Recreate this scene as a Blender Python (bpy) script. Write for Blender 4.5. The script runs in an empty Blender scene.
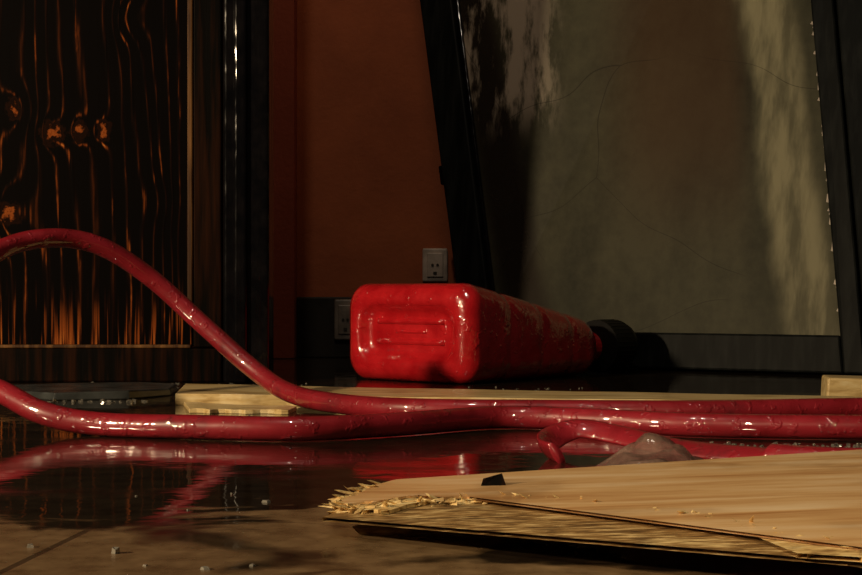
import bpy, bmesh, math, random
from mathutils import Vector, noise, Matrix
random.seed(7)
S=bpy.context.scene
S.view_settings.view_transform='Standard'
COL=S.collection

# ---------------------------------------------------------------- materials
class M:
    def __init__(s,name):
        s.m=bpy.data.materials.new(name); s.m.use_nodes=True
        s.t=s.m.node_tree; s.b=s.t.nodes['Principled BSDF']; s.out=s.t.nodes['Material Output']
    def n(s,typ,**k):
        nd=s.t.nodes.new(typ)
        for a,v in k.items(): setattr(nd,a,v)
        return nd
    def l(s,a,b): s.t.links.new(a,b)
    def coords(s,scale=(1,1,1),rot=(0,0,0),loc=(0,0,0)):
        tc=s.n('ShaderNodeTexCoord'); mp=s.n('ShaderNodeMapping')
        mp.inputs['Scale'].default_value=scale; mp.inputs['Rotation'].default_value=rot; mp.inputs['Location'].default_value=loc
        s.l(tc.outputs['Object'],mp.inputs['Vector']); return mp.outputs['Vector']
    def noise(s,vec,scale=5,detail=4,rough=.55,dist=0,col=False):
        nd=s.n('ShaderNodeTexNoise'); nd.inputs['Scale'].default_value=scale; nd.inputs['Detail'].default_value=detail
        nd.inputs['Roughness'].default_value=rough; nd.inputs['Distortion'].default_value=dist
        s.l(vec,nd.inputs['Vector']); return nd.outputs['Color' if col else 'Fac']
    def ramp(s,fac,stops):
        nd=s.n('ShaderNodeValToRGB'); e=nd.color_ramp.elements
        while len(e)>1: e.remove(e[0])
        e[0].position=stops[0][0]; c=stops[0][1]; e[0].color=c if len(c)==4 else (*c,1)
        for p,c in stops[1:]:
            x=e.new(p); x.color=(*c,1)
        s.l(fac,nd.inputs['Fac']); return nd.outputs['Color']
    def math(s,op,a,b=0.0,c=0.0,clamp=False):
        nd=s.n('ShaderNodeMath',operation=op,use_clamp=clamp)
        for i,v in enumerate((a,b,c)):
            if hasattr(v,'links'): s.l(v,nd.inputs[i])
            else: nd.inputs[i].default_value=v
        return nd.outputs[0]
    def mix(s,f,a,b,blend='MIX'):
        nd=s.n('ShaderNodeMix',data_type='RGBA',blend_type=blend)
        for i,v in ((0,f),(6,a),(7,b)):
            if hasattr(v,'links'): s.l(v,nd.inputs[i])
            elif i==0: nd.inputs[0].default_value=v
            else: nd.inputs[i].default_value=(*v,1)
        return nd.outputs[2]
    def smooth(s,x,a,b):
        nd=s.n('ShaderNodeMapRange',interpolation_type='SMOOTHSTEP')
        s.l(x,nd.inputs[0]); nd.inputs[1].default_value=a; nd.inputs[2].default_value=b
        return nd.outputs[0]
    def set(s,k,v):
        if hasattr(v,'links'): s.l(v,s.b.inputs[k])
        elif isinstance(v,tuple): s.b.inputs[k].default_value=(*v,1)
        else: s.b.inputs[k].default_value=v
    def bump(s,h,st=.3,d=.01):
        nd=s.n('ShaderNodeBump'); nd.inputs['Strength'].default_value=st; nd.inputs['Distance'].default_value=d
        s.l(h,nd.inputs['Height']); s.l(nd.outputs[0],s.b.inputs['Normal'])
        s.l(nd.outputs[0],s.b.inputs['Coat Normal'])

def sep(m,v):
    nd=m.n('ShaderNodeSeparateXYZ'); m.l(v,nd.inputs[0]); return nd.outputs

def plain(name,col,rough=.5,var=.25,sc=20,metal=0,bs=.2,spec=.5):
    m=M(name); v=m.coords(); n=m.noise(v,sc)
    d=tuple(c*(1-var) for c in col); h=tuple(min(1,c*(1+var)) for c in col)
    m.set('Base Color',m.ramp(n,[(.3,d),(.7,h)])); m.set('Roughness',rough); m.set('Metallic',metal); m.set('Specular IOR Level',spec)
    m.bump(m.noise(v,sc*4),bs,.002); return m.m

def burnt():
    m=M('burnt_wood'); v=m.coords(); o=sep(m,v); x,z=o[0],o[2]
    st=m.coords(scale=(1,1,.16)); n1=m.noise(st,5,2,.4)
    n2=m.noise(m.coords(scale=(1,1,.10)),30,3,.6)
    F=m.math('MULTIPLY_ADD',n1,.20,x); F=m.math('MULTIPLY_ADD',n2,.030,F)
    for kx,kz,A,s in ((-.627,.412,.030,.022),(-.582,.415,.026,.018),(-.542,.414,.024,.018),(-.69,.45,-.03,.03),(-.70,.28,.04,.04),(-.50,.60,.03,.03),(-.45,.3,-.012,.03)):
        dx=m.math('SUBTRACT',x,kx); dz=m.math('MULTIPLY',m.math('SUBTRACT',z,kz),.8)
        r2=m.math('ADD',m.math('MULTIPLY',dx,dx),m.math('MULTIPLY',dz,dz))
        g=m.math('EXPONENT',m.math('MULTIPLY',r2,-1/(s*s)))
        F=m.math('MULTIPLY_ADD',g,A,F)
    w=m.math('SINE',m.math('MULTIPLY',F,270.0))
    line=m.math('POWER',m.math('MULTIPLY_ADD',w,.5,.5),12.0)
    fine=m.noise(m.coords(scale=(1,1,.03)),160,2)
    msk=m.smooth(m.noise(m.coords(scale=(1.8,1,.5)),13,4,.6),.50,.68)
    low=m.math('SUBTRACT',1.0,m.smooth(m.math('MULTIPLY_ADD',n1,-.12,z),.005,.12))
    fing=m.math('MULTIPLY',m.smooth(fine,.50,.66),low)
    wob=m.math('MULTIPLY_ADD',m.noise(v,70,3,.6),.034,-.017)
    tot=None
    for kx,kz,sc in ((-.627,.412,.8),(-.582,.415,1.1),(-.542,.414,1.2),(-.70,.28,.7),(-.69,.45,1.2)):
        dx=m.math('MULTIPLY',m.math('SUBTRACT',x,kx),sc); dz=m.math('MULTIPLY',m.math('SUBTRACT',z,kz),.75)
        r=m.math('ADD',wob,m.math('SQRT',m.math('ADD',m.math('MULTIPLY',dx,dx),m.math('MULTIPLY',dz,dz))))
        g=m.math('SUBTRACT',1.0,m.smooth(r,.004,.018))
        ring=m.math('MULTIPLY_ADD',m.math('SINE',m.math('MULTIPLY',r,500.0)),.5,.5)
        g=m.math('MULTIPLY',g,m.math('MULTIPLY_ADD',ring,.5,.12))
        tot=g if tot is None else m.math('MAXIMUM',tot,g)
    a=m.math('MULTIPLY',line,m.math('MULTIPLY',m.smooth(fine,.35,.6),m.math('MULTIPLY_ADD',msk,.55,.17)))
    a=m.math('MAXIMUM',a,m.math('MULTIPLY',fing,.62))
    a=m.math('MAXIMUM',a,m.math('MULTIPLY',tot,.85),clamp=True)
    m.set('Base Color',m.ramp(a,[(0,(.0015,.0008,.0006)),(.12,(.014,.0038,.0014)),(.5,(.26,.060,.011)),(1,(.85,.34,.07))]))
    m.set('Roughness',.6); m.set('Specular IOR Level',.03); m.bump(m.math('ADD',m.math('MULTIPLY',line,.4),m.math('MULTIPLY',fine,.3)),.2,.002)
    return m.m
BURNT=burnt()
def charred(name,c1,c2,rough,spec=.3,b=.25):
    m=M(name); f=m.noise(m.coords(scale=(1,1,.06)),60,4)
    m.set('Base Color',m.ramp(f,[(.45,c1),(.78,c2)])); m.set('Roughness',rough); m.set('Specular IOR Level',spec); m.bump(f,b,.003); return m.m
CHAR=charred('charred_stile',(.002,.0015,.001),(.035,.010,.003),.5,.04)
def blackgloss():
    m=M('black_gloss_paint'); f=m.noise(m.coords(scale=(1,1,.25)),35,3,.55); n=m.noise(m.coords(),30,3)
    m.set('Base Color',m.ramp(n,[(.4,(.003,.003,.004)),(.7,(.007,.006,.007))])); m.set('Roughness',m.math('MULTIPLY_ADD',n,.15,.05)); m.bump(f,.65,.004); return m.m
BLACKG=blackgloss()
EDGE=charred('edge_highlight_wood',(.05,.020,.006),(.34,.16,.045),.5,.2)  # edge highlight of the door panel, painted as a lighter bead colour

def wallm(name,c1,c2):
    m=M(name); v=m.coords(); n=m.noise(v,6,6,.6)
    m.set('Base Color',m.ramp(n,[(.3,c1),(.7,c2)])); m.set('Roughness',.75); m.bump(m.noise(v,90,3),.35,.003); return m.m
WALL=wallm('orange_plaster',(.30,.072,.022),(.42,.108,.034))
PIL=wallm('reddish_paint',(.40,.090,.055),(.52,.125,.08))
BASEB=plain('dark_skirting',(.022,.019,.016),.5,.4,15,spec=.2)

def floorm():
    m=M('wet_tile_floor'); v=m.coords(rot=(0,0,math.radians(6)),loc=(1.22,.13,0))
    br=m.n('ShaderNodeTexBrick'); br.offset=0; br.inputs['Scale'].default_value=1.0
    br.inputs['Brick Width'].default_value=.90; br.inputs['Row Height'].default_value=.30
    br.inputs['Mortar Size'].default_value=.003; br.inputs['Mortar Smooth'].default_value=.3
    m.l(v,br.inputs['Vector'])
    gr=br.outputs['Fac']
    p=m.noise(m.coords(scale=(1,1.5,1),loc=(3.1,.6,0)),4.5,4,.55,.6)
    pud=m.smooth(p,.47,.55)
    y=sep(m,m.coords())[1]
    far=m.smooth(m.math('MULTIPLY_ADD',p,.35,y),1.26,1.36)
    pud=m.math('MAXIMUM',pud,far)
    fine=m.noise(m.coords(),38,5,.6)
    dry=m.ramp(fine,[(.3,(.12,.072,.034)),(.7,(.26,.17,.085))])
    wet=m.ramp(fine,[(.3,(.014,.009,.006)),(.7,(.032,.022,.014))])
    c=m.mix(pud,dry,wet); c=m.mix(m.math('MULTIPLY',gr,m.math('MULTIPLY_ADD',pud,-.55,.75)),c,(.03,.020,.012))
    m.set('Base Color',c)
    blur=m.noise(m.coords(scale=(1,1.6,1),loc=(1,2,0)),5,3)
    rw=m.math('MULTIPLY_ADD',m.smooth(blur,.42,.68),.13,.02)
    rd=m.math('MULTIPLY_ADD',fine,.22,.18)
    m.set('Roughness',m.math('ADD',m.math('MULTIPLY',pud,rw),m.math('MULTIPLY',m.math('SUBTRACT',1.0,pud),rd)))
    m.b.inputs['IOR'].default_value=1.5
    h=m.math('ADD',m.math('MULTIPLY',m.noise(m.coords(),13,3),.5),m.math('MULTIPLY',m.math('MULTIPLY',gr,m.math('SUBTRACT',1.0,pud)),-.3))
    m.bump(h,.28,.004); return m.m
FLOOR=floorm()

def redplastic():
    m=M('red_plastic'); v=m.coords(); n=m.noise(v,30,5)
    m.set('Base Color',m.ramp(n,[(.3,(.50,.006,.012)),(.7,(.76,.020,.028))]))
    m.set('Roughness',.22); m.set('Specular IOR Level',.8)
    drops=m.smooth(m.noise(v,70,2,.5),.58,.72)
    m.bump(m.math('ADD',m.math('MULTIPLY',m.noise(v,24,4,.6),.9),m.math('MULTIPLY',drops,.28)),.5,.005)
    m.b.inputs['Coat Weight'].default_value=1; m.b.inputs['Coat Roughness'].default_value=.05; m.b.inputs['Coat IOR'].default_value=1.9
    return m.m
RED=redplastic()
BLACKP=plain('black_plastic',(.006,.006,.006),.45,spec=.2)
def hosem():
    m=M('red_rubber_hose'); v=m.coords(); n=m.noise(v,22,5,.65)
    dirt=m.smooth(m.noise(v,11,5,.7),.50,.72)
    c=m.ramp(n,[(.3,(.22,.006,.012)),(.7,(.42,.020,.036))]); c=m.mix(m.math('MULTIPLY',dirt,.8),c,(.06,.009,.011))
    m.set('Base Color',c); m.set('Roughness',.4)
    m.bump(m.math('ADD',m.noise(v,20,2,.5),m.math('MULTIPLY',m.smooth(m.noise(v,90,2),.55,.7),.28)),.5,.004)
    m.b.inputs['Coat Weight'].default_value=1; m.b.inputs['Coat Roughness'].default_value=.04; m.b.inputs['Coat IOR'].default_value=1.85
    return m.m
HOSE=hosem()
def wood(name,c1,c2,c3,scale=(1,9,9),s=12,rough=.5,rot=0,stain=.45,ks=14,lo=.32,hi=.68):
    m=M(name); v=m.coords(scale=scale,rot=(0,0,rot)); n=m.noise(v,s,5,.6,.3); k=m.noise(m.coords(),ks,4)
    c=m.ramp(n,[(lo,c1),(.5,c2),(hi,c3)]); c=m.mix(m.math('MULTIPLY',m.smooth(k,.50,.72),stain),c,tuple(q*.45 for q in c1))
    m.set('Base Color',c); m.set('Roughness',rough); m.bump(n,.2,.002); return m.m
PINE=wood('pale_pine',(.46,.29,.10),(.78,.58,.26),(.90,.74,.42),rot=.17,rough=.35,stain=.35)
PLY=wood('plywood_face',(.44,.19,.055),(.70,.44,.20),(.86,.65,.40),scale=(1,7,7),s=6,rot=-.30,rough=.33,stain=.65,ks=8,lo=.27,hi=.72)
PLYC=wood('plywood_core',(.045,.022,.008),(.30,.17,.055),(.80,.60,.28),scale=(2,8,8),s=24,stain=.6,ks=25)  # core wood, with shadow of the broken layers painted into its dark tones
SPL=wood('splinter_wood',(.30,.17,.06),(.72,.50,.20),(.90,.74,.40),scale=(2,4,4),s=40,stain=.5,ks=45)
FRAME=charred('window_frame_paint',(.004,.005,.005),(.016,.018,.017),.5,.08,.15)
SOCK=plain('socket_plastic',(.45,.38,.32),.4,.35,25)
SOCK2=plain('darker_socket_plastic',(.20,.17,.14),.4,.4,25)  # darker copy of the socket plastic, for the lower plate
SOCKD=plain('socket_dark',(.03,.025,.02),.5)
GREY=plain('grey_slate',(.05,.055,.055),.25,.6,30)

def glassm():
    m=M('dirty_window_glass'); v=m.coords(); o=sep(m,v); x,z=o[0],o[2]
    n=m.noise(m.coords(scale=(1,1,.45)),5,5,.6); f=m.noise(v,45,5,.65)
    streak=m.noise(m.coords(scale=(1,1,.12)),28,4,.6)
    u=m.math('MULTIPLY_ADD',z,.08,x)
    c=m.ramp(m.math('MULTIPLY_ADD',f,.25,m.math('MULTIPLY',n,.8)),[(.38,(.022,.023,.015)),(.66,(.072,.070,.044))])
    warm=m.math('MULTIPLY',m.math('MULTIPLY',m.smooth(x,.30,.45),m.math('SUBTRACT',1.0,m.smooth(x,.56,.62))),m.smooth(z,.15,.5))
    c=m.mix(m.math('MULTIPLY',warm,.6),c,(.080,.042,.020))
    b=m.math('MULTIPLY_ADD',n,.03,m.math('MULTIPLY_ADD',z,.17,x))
    shadow_band=m.math('MULTIPLY',m.smooth(b,.165,.20),m.math('SUBTRACT',1.0,m.smooth(b,.245,.29)))
    c=m.mix(m.math('MULTIPLY',shadow_band,.85),c,(.014,.008,.005))  # door shadow painted into the glass colour as a dark strip
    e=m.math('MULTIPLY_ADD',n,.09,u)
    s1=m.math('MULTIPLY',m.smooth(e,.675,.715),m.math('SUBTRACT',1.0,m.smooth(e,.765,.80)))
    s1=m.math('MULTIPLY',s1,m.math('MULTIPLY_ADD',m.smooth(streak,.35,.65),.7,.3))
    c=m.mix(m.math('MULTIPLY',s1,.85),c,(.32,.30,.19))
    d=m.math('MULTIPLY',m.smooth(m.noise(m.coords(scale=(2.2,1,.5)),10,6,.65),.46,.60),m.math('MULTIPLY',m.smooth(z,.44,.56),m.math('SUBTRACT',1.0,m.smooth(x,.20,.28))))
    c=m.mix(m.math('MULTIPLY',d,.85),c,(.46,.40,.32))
    wv=m.n('ShaderNodeVectorMath',operation='MULTIPLY_ADD'); m.l(m.noise(v,3,1,col=True),wv.inputs[0]); wv.inputs[1].default_value=(.25,.25,.25); m.l(v,wv.inputs[2])
    vo=m.n('ShaderNodeTexVoronoi',feature='DISTANCE_TO_EDGE'); vo.inputs['Scale'].default_value=3.2
    m.l(wv.outputs[0],vo.inputs['Vector'])
    cr=m.math('MULTIPLY',m.math('LESS_THAN',vo.outputs['Distance'],.0022),m.smooth(m.noise(v,3,1),.38,.50))
    c=m.mix(m.math('MULTIPLY',cr,.5),c,(.012,.010,.008))
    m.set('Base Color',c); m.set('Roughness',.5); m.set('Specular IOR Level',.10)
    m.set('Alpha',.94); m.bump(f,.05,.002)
    return m.m
GLASS=glassm()
def clearm(name,tr):
    m=M(name); v=m.coords(); n=m.noise(v,40)
    m.set('Base Color',m.ramp(n,[(.3,(.40,.38,.32)),(.7,(.72,.68,.58))])); m.set('Roughness',.05); m.b.inputs['Transmission Weight'].default_value=tr
    return m.m
SHARD=clearm('broken_glass',.8); SHARD2=clearm('glint_glass',.55)
def film():
    m=M('translucent_plastic'); n=m.noise(m.coords(),25,4)
    m.set('Base Color',m.ramp(n,[(.3,(.12,.05,.045)),(.7,(.34,.23,.18))])); m.set('Roughness',.10); m.set('Alpha',.6); m.bump(n,.8,.01); return m.m
FILM=film()

# ---------------------------------------------------------------- mesh tools
def obj(name,bm,mats,parent=None,smooth=False,bevel=0,seg=2):
    me=bpy.data.meshes.new(name); bmesh.ops.recalc_face_normals(bm,faces=bm.faces[:]); bm.to_mesh(me); bm.free()
    for mt in (mats if isinstance(mats,(list,tuple)) else [mats]): me.materials.append(mt)
    o=bpy.data.objects.new(name,me); COL.objects.link(o)
    if smooth:
        for p in me.polygons: p.use_smooth=True
    if bevel:
        b=o.modifiers.new('b','BEVEL'); b.width=bevel; b.segments=seg; b.limit_method='ANGLE'; b.angle_limit=math.radians(40)
    if parent: o.parent=parent
    return o
def empty(name,loc=(0,0,0)):
    e=bpy.data.objects.new(name,None); COL.objects.link(e); e.empty_display_size=.05; return e
def box(bm,a,b,mi=0):
    x0,y0,z0=a; x1,y1,z1=b
    hexa(bm,((x0,y0,z0),(x1,y0,z0),(x1,y1,z0),(x0,y1,z0),(x0,y0,z1),(x1,y0,z1),(x1,y1,z1),(x0,y1,z1)),mi)
def hexa(bm,P,mi=0):
    vs=[bm.verts.new(p) for p in P]
    for f in ((0,3,2,1),(4,5,6,7),(0,1,5,4),(1,2,6,5),(2,3,7,6),(3,0,4,7)):
        bm.faces.new([vs[i] for i in f]).material_index=mi
def boxo(name,a,b,mat,parent=None,bevel=.002):
    bm=bmesh.new(); box(bm,a,b); return obj(name,bm,mat,parent,bevel=bevel)
def catmull(P,k=14):
    P=[Vector(p) for p in P]; out=[]
    Q=[P[0]*2-P[1]]+P+[P[-1]*2-P[-2]]
    for i in range(1,len(Q)-2):
        a,b,c,d=Q[i-1:i+3]
        for j in range(k):
            t=j/k
            out.append(.5*((2*b)+(c-a)*t+(2*a-5*b+4*c-d)*t*t+(3*b-a-3*c+d)*t**3))
    out.append(P[-1]); return out
def tube(bm,P,r,n=20,flat=1.0,twist=0):
    up=Vector((0,0,1)); rings=[]; N=len(P)
    for i,p in enumerate(P):
        t=(P[min(i+1,N-1)]-P[max(i-1,0)]).normalized()
        s=t.cross(up)
        if s.length<.05: s=Vector((0,1,0))
        s.normalize(); u=s.cross(t).normalized()
        rr=r(i/(N-1)) if callable(r) else r
        fl=flat(i/(N-1)) if callable(flat) else flat
        tw=twist*i/(N-1)
        ring=[]
        for k in range(n):
            a=2*math.pi*k/n
            ca,sa=math.cos(a),math.sin(a)*fl
            c2,s2=ca*math.cos(tw)-sa*math.sin(tw),ca*math.sin(tw)+sa*math.cos(tw)
            ring.append(bm.verts.new(p+s*c2*rr+u*s2*rr))
        rings.append(ring)
    for a,b in zip(rings,rings[1:]):
        for k in range(n): bm.faces.new((a[k],a[(k+1)%n],b[(k+1)%n],b[k]))
    bm.faces.new(rings[0][::-1]); bm.faces.new(rings[-1])

# ---------------------------------------------------------------- room
boxo('floor',(-3,-1.2,-.1),(3,3.55,0),FLOOR,bevel=0)
boxo('wall_back',(-3,3.35,0),(3,3.55,2.6),WALL,bevel=0)
boxo('baseboard_back',(-.2985,3.33,0),(3,3.35,.135),BASEB,bevel=.003)
boxo('trim_1',(-.355,3.28,0),(-.299,3.35,2.6),PIL)

# ---------------------------------------------------------------- burnt door
door=empty('door_1')
y=2.47
bm=bmesh.new(); box(bm,(-1.1,y+.012,.058),(-.397,y+.035,1.9)); obj('burnt_panel',bm,BURNT,door)
bm=bmesh.new(); box(bm,(-1.1,y-.002,0),(-.345,y+.045,.056)); obj('bottom_rail',bm,CHAR,door,bevel=.003)
bm=bmesh.new(); box(bm,(-.392,y,.0565),(-.345,y+.045,1.9)); obj('stile',bm,CHAR,door,bevel=.003)
bm=bmesh.new(); box(bm,(-1.1,y,1.9),(-.345,y+.045,2.0)); obj('top_rail',bm,CHAR,door,bevel=.003)
bm=bmesh.new(); box(bm,(-1.2,y,0),(-1.1,y+.045,2.0)); obj('hinge_stile',bm,CHAR,door,bevel=.003)
bm=bmesh.new(); box(bm,(-.401,y-.003,.10),(-.3925,y+.012,1.9)); box(bm,(-1.1,y-.004,.056),(-.395,y+.011,.062)); obj('panel_bead',bm,EDGE,door,bevel=.002)
bm=bmesh.new(); box(bm,(-.34,y-.02,0),(-.265,y+.06,2.05)); box(bm,(-.322,y-.031,0),(-.300,y-.02,2.05)); obj('jamb_post',bm,BLACKG,door,bevel=.006,seg=4)

# ---------------------------------------------------------------- sockets
def socket(name,x,z,w,h,SM):
    e=empty(name); yy=3.33 if z<.135 else 3.35
    bm=bmesh.new(); box(bm,(x-w/2,yy-.014,z-h/2),(x+w/2,yy,z+h/2)); obj('plate',bm,SM,e,bevel=.004,seg=3)
    bm=bmesh.new()
    box(bm,(x-w*.32,yy-.018,z-h*.36),(x+w*.32,yy-.0135,z+h*.36)); obj('insert',bm,SM,e,bevel=.002)
    bm=bmesh.new()
    for dx in (-.10,.10):
        bmesh.ops.create_cone(bm,cap_ends=True,segments=12,radius1=.003,radius2=.003,depth=.003,matrix=Matrix.Translation((x+dx*w,yy-.0185,z))@Matrix.Rotation(math.pi/2,4,'X'))
    box(bm,(x-.004,yy-.0195,z-h*.28),(x+.004,yy-.0175,z-h*.2))
    obj('pin_holes',bm,SOCKD,e)
socket('wall_socket',.009,.206,.056,.075,SOCK)
socket('wall_socket.001',-.189,.085,.05,.09,SOCK2)

# ---------------------------------------------------------------- leaning window
win=empty('leaning_window')
def quadpt(u,v):
    BL=Vector((.098,3.04,0)); BR=Vector((.790,2.65,0)); TL=Vector((-.070,3.30,1.35)); TR=Vector((.76,2.95,1.35))
    return (BL*(1-u)+BR*u)*(1-v)+(TL*(1-u)+TR*u)*v
nrm=(quadpt(1,0)-quadpt(0,0)).cross(quadpt(0,1)-quadpt(0,0)).normalized()
def prism(u0,v0,u1,v1,n0,n1,off=None):
    bm=bmesh.new(); P=[]
    for nn in (n0,n1):
        for (u,v) in ((u0,v0),(u1,v0),(u1,v1),(u0,v1)): P.append(quadpt(u,v)+nrm*nn)
    hexa(bm,P); return bm
obj('stile_left',prism(-.012,.0,.075,1,0,.04),FRAME,win,bevel=.004)
obj('stile_right',prism(.935,.0,.985,1,0,.04),FRAME,win,bevel=.004)
obj('outer_stile_right',prism(.987,.0,1.09,1,-.01,.032),FRAME,win,bevel=.004)
obj('bottom_rail',prism(.075,.0,.935,.050,.002,.038),FRAME,win,bevel=.004)
obj('top_rail',prism(.075,.95,.935,1,.002,.038),FRAME,win,bevel=.004)
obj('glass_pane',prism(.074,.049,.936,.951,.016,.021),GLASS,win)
obj('glazing_bead',prism(.076,.051,.086,.949,.021,.03),BLACKG,win,bevel=.002)
obj('latch',prism(-.026,.27,-.010,.30,.01,.03),BLACKG,win,bevel=.003)
bm=bmesh.new(); rnd=random.Random(21)
for i in range(60):
    v0=rnd.uniform(.06,.9); h=rnd.uniform(.003,.014); w_=rnd.uniform(.003,.009)
    u1=.9349; P=[]
    for nn in (.0212,.024):
        for (u,v) in ((u1-w_,v0),(u1,v0-.002),(u1,v0+h),(u1-w_*.6,v0+h*.8)): P.append(quadpt(u,v)+nrm*nn)
    hexa(bm,P)
obj('glazing_putty',bm,SOCK,win)

# ---------------------------------------------------------------- jerrycan
can=empty('red_jerrycan')
W,Hh,L=.275,.163,.40
th=math.radians(40)
ax=Vector((math.sin(th),math.cos(th),0)); wd=Vector((-math.cos(th),math.sin(th),0))
org=Vector((.062,2.380,0))
def C(s,w,h): return org+ax*s+wd*w+Vector((0,0,h))
def rrect(w0,w1,h0,h1,r,n=7):
    out=[]
    for cx,cy,a0 in ((w1-r,h1-r,0),(w0+r,h1-r,90),(w0+r,h0+r,180),(w1-r,h0+r,270)):
        for i in range(n):
            a=math.radians(a0+90*i/(n-1)); out.append((cx+r*math.cos(a),cy+r*math.sin(a)))
    return out
bm=bmesh.new(); rings=[]
def prof(s):
    t=s/L
    return Hh*(1-.44*max(0,(t-.08)/.92)**1.05)
secs=[(.016,.056,.020),(.016,.050,.024),(.011,.042,.026),(.005,.038,.028),(.001,.034,.030),(0,.026,.030),(.002,.016,.032),(.008,.007,.034),(.017,.0015,.036),(.028,0,.036)]
k=60
for i in range(1,k+1):
    s=.028+(L-.06-.028)*i/k
    g=0
    for c0 in (.11,.20,.29): g=max(g,math.exp(-((s-c0)/.009)**2))
    secs.append((s,.0020*g,.036))
secs+=[(L-.045,.003,.034),(L-.030,.008,.034),(L-.016,.016,.03),(L-.006,.028,.024),(L,.044,.018)]
for s,ins,r in secs:
    top=prof(max(0,s)); r=min(r,(top-2*ins)*.48)
    lowin=ins if (s<.03 or s>L-.06) else ins*.3
    ring=[bm.verts.new(C(s,w,h)) for w,h in rrect(ins,W-ins,lowin,top-ins,max(r,.004),9)]
    rings.append(ring)
for a,b in zip(rings,rings[1:]):
    n=len(a)
    for i in range(n): bm.faces.new((a[i],a[(i+1)%n],b[(i+1)%n],b[i]))
bm.faces.new(rings[0]); bm.faces.new(rings[-1][::-1])
obj('body',bm,RED,can,smooth=True)
bm=bmesh.new()
for h,w0,w1,r in ((.066,.24,.76,.005),(.100,.24,.76,.005),(.083,.38,.62,.003)):
    P=[C(.0165,W*(w0+(w1-w0)*i/12),h) for i in range(13)]
    tube(bm,P,r,10)
obj('base_ribs',bm,RED,can,smooth=True)
bm=bmesh.new()
P=catmull([C(L-.01,W*.62,.06),C(L+.03,W*.60,.062),C(L+.035,W*.75,.062),C(L+.03,W*.9,.06),C(L-.01,W*.9,.056)],8)
tube(bm,P,.010,12); obj('handle',bm,RED,can,smooth=True)
bm=bmesh.new()
tube(bm,[C(L-.02,.052,.048),C(L,.052,.048),C(L+.022,.050,.048)],.028,24); obj('neck',bm,RED,can,smooth=False)
bm=bmesh.new()
P=[C(L+.012+.075*i/5,.036,.050) for i in range(6)]
tube(bm,P,lambda t:.047 if t<.9 else .042,36)
for i in range(36):
    a=2*math.pi*i/36
    p=[C(L+.016,.036+.0467*math.cos(a),.050+.0467*math.sin(a)),C(L+.070,.036+.0467*math.cos(a),.050+.0467*math.sin(a))]
    tube(bm,p,.001,5)
obj('screw_cap',bm,BLACKP,can)

# ---------------------------------------------------------------- hoses
HP=[(.95,1.86,.013),(.75,1.81,.013),(.511,1.778,.013),(.311,1.738,.013),(.150,1.745,.013),(-.013,1.765,.013),(-.112,1.845,.013),
(-.183,1.93,.021),(-.239,1.98,.052),(-.308,2.0,.110),(-.375,2.0,.170),(-.435,1.97,.2105),(-.490,1.93,.2197),(-.540,1.88,.203),
(-.577,1.80,.153),(-.580,1.72,.096),(-.532,1.66,.0625),(-.4655,1.62,.044),(-.414,1.59,.024),(-.352,1.575,.013),(-.237,1.537,.013),
(-.132,1.52,.013),(-.032,1.571,.013),(.076,1.655,.013),(.182,1.618,.013),(.278,1.56,.013),(.439,1.535,.013),(.75,1.52,.013),(.95,1.5,.013)]
bm=bmesh.new(); tube(bm,catmull(HP,14),.0125,22); obj('red_hose',bm,HOSE,smooth=True)
HP2=[(.95,1.455,.012),(.70,1.365,.012),(.52,1.295,.012),(.37,1.25,.012),(.285,1.285,.012),(.22,1.35,.012),(.175,1.405,.018),(.140,1.425,.022),(.112,1.405,.014),(.105,1.365,.009),(.112,1.33,.008)]
bm=bmesh.new(); tube(bm,catmull(HP2,14),.0120,20,flat=lambda t:.85 if t<.4 else .38,twist=1.0); obj('red_hose.001',bm,HOSE,smooth=True)
bm=bmesh.new(); nx,ny=20,10; g=[]
for i in range(nx+1):
    row=[]
    for j in range(ny+1):
        u,v=i/nx,j/ny
        x=.128+.105*u; yv=1.205+.07*v-.02*u
        z=.003+.030*math.sin(math.pi*min(1,u*1.05))*(.35+.65*v)*(.8+.7*noise.noise(Vector((u*5,v*4,2))))
        row.append(bm.verts.new((x+.01*v,yv,max(.002,z))))
    g.append(row)
for i in range(nx):
    for j in range(ny): bm.faces.new((g[i][j],g[i+1][j],g[i+1][j+1],g[i][j+1]))
o=obj('plastic_scrap',bm,FILM,smooth=True); so=o.modifiers.new('s','SOLIDIFY'); so.thickness=.0012

# ---------------------------------------------------------------- planks
def plank(name,pts,z0,z1,mat,jag=.004,seed=1,n=30):
    rnd=random.Random(seed); (a,b,c,d)=[Vector((*p,0)) for p in pts]
    bm=bmesh.new(); R=[]
    for i in range(n+1):
        t=i/n; f=a.lerp(b,t); k=d.lerp(c,t)
        jf=(rnd.random()-.5)*jag; jk=(rnd.random()-.5)*jag*.4
        w=.0015*noise.noise(Vector((t*5,seed,0)))
        R.append([bm.verts.new((f.x,f.y+jf,z0)),bm.verts.new((k.x,k.y+jk,z0)),bm.verts.new((k.x,k.y+jk,z1+w)),bm.verts.new((f.x,f.y+jf,z1+w))])
    for p,q in zip(R,R[1:]):
        for k in range(4): bm.faces.new((p[k],p[(k+1)%4],q[(k+1)%4],q[k]))
    bm.faces.new(R[0]); bm.faces.new(R[-1][::-1])
    return obj(name,bm,mat,bevel=.0008)
plank('wooden_plank',[(-.34,1.995),(.56,1.83),(.57,1.93),(-.36,2.20)],0,.015,PINE,seed=3)
plank('wooden_plank.001',[(-.30,1.86),(-.175,1.845),(-.17,1.90),(-.325,1.97)],0,.0055,PINE,jag=.012,seed=5,n=14)
bm=bmesh.new(); hexa(bm,[(.535,2.03,0),(.72,2.0,0),(.73,2.09,0),(.545,2.10,0),(.537,2.03,.034),(.72,2.0,.030),(.73,2.09,.030),(.547,2.10,.034)])
obj('wood_offcut',bm,PINE,bevel=.003)
bm=bmesh.new()
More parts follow.
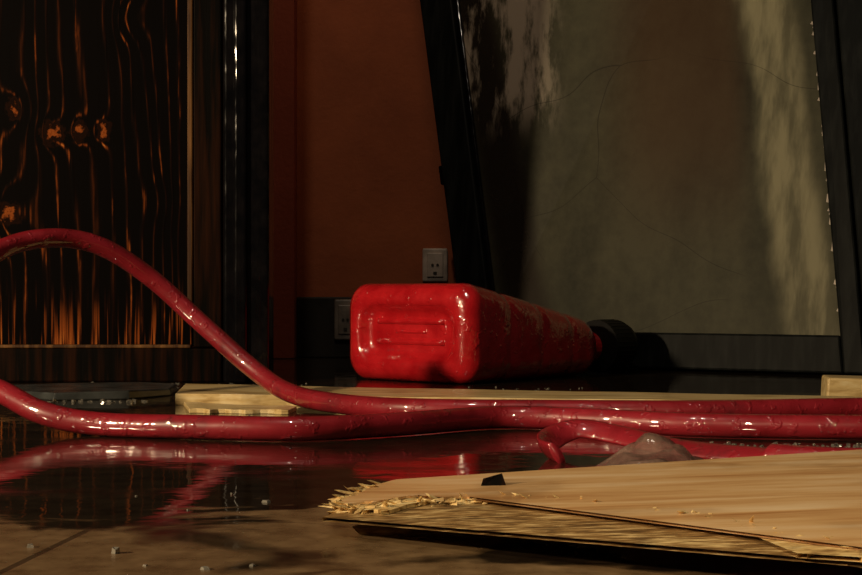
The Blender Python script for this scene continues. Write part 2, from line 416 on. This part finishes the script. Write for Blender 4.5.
pts=[(-.60,2.12),(-.52,2.07),(-.42,2.09),(-.375,2.16),(-.38,2.25),(-.45,2.30),(-.56,2.29),(-.63,2.22)]
lo=[bm.verts.new((x,y,0)) for x,y in pts]; hi=[bm.verts.new((x*.985-.007,y*.995+.01,.010+.004*random.random())) for x,y in pts]
bm.faces.new(lo[::-1]); bm.faces.new(hi)
for i in range(8): bm.faces.new((lo[i],lo[(i+1)%8],hi[(i+1)%8],hi[i]))
obj('slate_slab',bm,GREY,bevel=.002)

# ---------------------------------------------------------------- broken plywood
ply=empty('broken_plywood_board')
edge=[(-.029,1.067),(-.046,1.03),(-.060,.975),(-.040,.955),(-.01,.98),(.031,.985),(.060,.985),(.085,.965),(.110,.955),(.135,.915),(.160,.885),(.185,.835),(.205,.795),(.235,.75),(.30,.69),(.40,.62)]
back=[(.75,.72),(.95,1.42),(.34,1.175)]
def zb(x,yy): return .0170+.030*max(0,x+.06)+.0015*noise.noise(Vector((x*9,yy*9,1)))
def layer(name,z0,t,seed,off,jag,mat):
    rnd=random.Random(seed); B=[]
    for (p,q) in zip(edge,edge[1:]):
        k=max(3,int(math.hypot(q[0]-p[0],q[1]-p[1])/.003))
        for i in range(k):
            u=i/k; x=p[0]+(q[0]-p[0])*u; yy=p[1]+(q[1]-p[1])*u
            j=rnd.uniform(-1,1)*jag*(1.8 if rnd.random()<.2 else .5)
            c=noise.noise(Vector((x*28,yy*28,seed)))*jag*2.8
            B.append((x-off*.5-(j)*.5,yy-off-(j+c)*.9))
    B.append(edge[-1]); B+=back
    bm=bmesh.new()
    vs=[bm.verts.new((x,yy,0)) for x,yy in B]
    f=bm.faces.new(vs); bmesh.ops.triangulate(bm,faces=[f])
    geom=bmesh.ops.extrude_face_region(bm,geom=bm.faces[:])
    up=set(v for v in geom['geom'] if isinstance(v,bmesh.types.BMVert))
    for v in bm.verts:
        v.co.z=zb(v.co.x,v.co.y)+z0+(t if v in up else 0)
    obj(name,bm,mat,ply)
layer('ply_top',-.0016,.0016,11,-.008,.010,PLY)
layer('ply_middle',-.0042,.0024,23,.009,.014,SPL)
layer('ply_lower',-.0068,.0024,31,.006,.013,PLYC)
layer('ply_bottom',-.0090,.0020,37,-.010,.010,PLYC)
bm=bmesh.new(); rnd=random.Random(4)
for i in range(620):
    k=rnd.randrange(len(edge)-1); p,q=edge[k],edge[k+1]; u=rnd.random()
    x=p[0]+(q[0]-p[0])*u; yy=p[1]+(q[1]-p[1])*u
    ln=rnd.uniform(.004,.014)*(1.3 if k<4 else 1); wdt=rnd.uniform(.0005,.0026)
    a=math.radians(rnd.gauss(210,28) if rnd.random()<.7 else rnd.uniform(170,290))
    d=Vector((math.cos(a),math.sin(a),rnd.gauss(.02,.30))).normalized()
    s=Vector((-d.y,d.x,rnd.uniform(-.6,.6))).normalized()*wdt; z=Vector((0,0,wdt*.5))
    b=Vector((x-rnd.uniform(0,.004),yy-rnd.uniform(-.004,.012),zb(x,yy)-rnd.uniform(.0008,.006)))-d*.003; e=b+d*ln; m_=b+d*ln*.75
    e.z=max(.001,e.z); m_.z=max(.002,m_.z)
    v=[bm.verts.new(t) for t in (b+s,b+z,b-s,b-z)]; w=[bm.verts.new(t) for t in (m_+s*.9,m_+z*.9,m_-s*.9,m_-z*.9)]; tip=bm.verts.new(e+s*rnd.uniform(-.9,.9))
    for j in range(4):
        bm.faces.new((v[j],v[(j+1)%4],w[(j+1)%4],w[j])); bm.faces.new((w[j],w[(j+1)%4],tip))
    bm.faces.new(v[::-1])
obj('splinters',bm,SPL,ply)
bm=bmesh.new(); box(bm,(.38,.95,0),(.62,.99,.0190)); obj('support_batten',bm,PLYC,ply,bevel=.001)
bm=bmesh.new(); hexa(bm,[(-.045,.945,0),(.03,.955,0),(.045,1.01,0),(-.03,1.01,0),(-.05,.950,.0045),(.02,.96,.0045),(.04,1.01,.0045),(-.03,1.01,.0045)]); obj('loose_ply_flake',bm,PLYC,ply)
bm=bmesh.new(); z=zb(.04,1.03)
v=[bm.verts.new(p) for p in ((.034,1.03,z),(.052,1.028,z),(.050,1.045,z),(.037,1.045,z),(.049,1.035,z+.009),(.036,1.037,z+.005))]
bm.faces.new(v[:4][::-1])
bm.faces.new((v[0],v[1],v[4],v[5])); bm.faces.new((v[1],v[2],v[4])); bm.faces.new((v[2],v[3],v[5],v[4])); bm.faces.new((v[3],v[0],v[5]))
obj('charcoal_chip',bm,CHAR,ply)

# ---------------------------------------------------------------- broken glass crumbs
rnd=random.Random(9)
def crumb(bm,x,yy,s,z=0):
    R=Matrix.Rotation(rnd.uniform(0,6.28),4,'Z'); c=Vector((x,yy,z)); n=rnd.choice((3,4,5))
    h=s*rnd.uniform(.4,1.1)
    lo=[];hi=[]
    for i in range(n):
        a=6.283*i/n+rnd.uniform(-.3,.3); r=s*rnd.uniform(.6,1.1)
        p=R@Vector((math.cos(a)*r,math.sin(a)*r,0)); lo.append(bm.verts.new(c+p)); hi.append(bm.verts.new(c+p*.8+Vector((0,0,h*rnd.uniform(.7,1.2)))))
    bm.faces.new(lo[::-1]); bm.faces.new(hi)
    for i in range(n): bm.faces.new((lo[i],lo[(i+1)%n],hi[(i+1)%n],hi[i]))
def pile(name,pts,mat=SHARD):
    bm=bmesh.new()
    for p in pts: crumb(bm,*p)
    obj(name,bm,mat)
U=rnd.uniform
pile('broken_glass_crumbs',[(U(-.62,-.20),U(2.33,2.43),U(.002,.004)) for i in range(60)])
pile('broken_glass_crumbs.001',[(U(-.55,-.385),U(2.03,2.06),U(.002,.004)) for i in range(40)])
pile('broken_glass_crumbs.002',[(U(.26,.58),U(1.44,1.49),U(.0015,.0035)) for i in range(160)])
pile('broken_glass_crumbs.003',[(U(.0,.3),U(2.26,2.34),U(.0015,.003)) for i in range(14)])
pile('broken_glass_crumbs.004',[(U(-.35,-.16),U(1.66,1.80),U(.001,.003)) for i in range(30)])
pile('glint_glass_crumbs',[(-.119,1.09,.0038),(-.185,.88,.0035),(-.125,.83,.0035),(-.10,.84,.002),(-.24,.9,.003),(-.16,.84,.002),(-.15,1.13,.0015),(-.17,1.05,.0012),(-.06,1.12,.0015),(-.22,1.12,.0012)],SHARD2)  # glass crumbs added as bright glints on the wet floor

# ---------------------------------------------------------------- lights
def light(name,typ,loc,aim,en,col,size=.1,**k):
    d=bpy.data.lights.new(name,typ); d.energy=en; d.color=col
    if typ=='AREA': d.size=size
    else: d.shadow_soft_size=size
    for a,v in k.items(): setattr(d,a,v)
    o=bpy.data.objects.new(name,d); COL.objects.link(o); o.location=loc
    o.rotation_euler=(Vector(aim)-Vector(loc)).to_track_quat('-Z','Y').to_euler(); return o
light('work_lamp','SPOT',(-2.2,.15,.95),(.0,1.9,.1),250,(1,.75,.46),.07,spot_size=math.radians(78),spot_blend=.5)
light('overhead_fill','AREA',(-.25,.9,2.1),(.0,2.2,.1),6,(1,.84,.66),.05)  # added fill light, placed to give highlights on hose and can
light('plywood_fill','SPOT',(.05,-.25,1.0),(.28,1.05,0),36,(1,.80,.50),.04,spot_size=math.radians(32),spot_blend=.8)  # added spot to brighten the plywood, no real source there
light('wall_fill','SPOT',(-.15,2.65,1.9),(-.1,3.35,.35),8,(1,.62,.34),.08,spot_size=math.radians(70),spot_blend=.9)  # unseen spot added between door and wall to brighten the plaster
w=bpy.data.worlds.new('world'); S.world=w; w.use_nodes=True
w.node_tree.nodes['Background'].inputs[0].default_value=(.5,.38,.28,1); w.node_tree.nodes['Background'].inputs[1].default_value=.015

# ---------------------------------------------------------------- camera
cd=bpy.data.cameras.new('camera'); cam=bpy.data.objects.new('camera',cd); COL.objects.link(cam)
cam.location=(0,0,.156); cam.rotation_euler=(math.pi/2,0,0)
cd.sensor_width=36; cd.lens=1500/862*36; cd.clip_start=.02
S.camera=cam
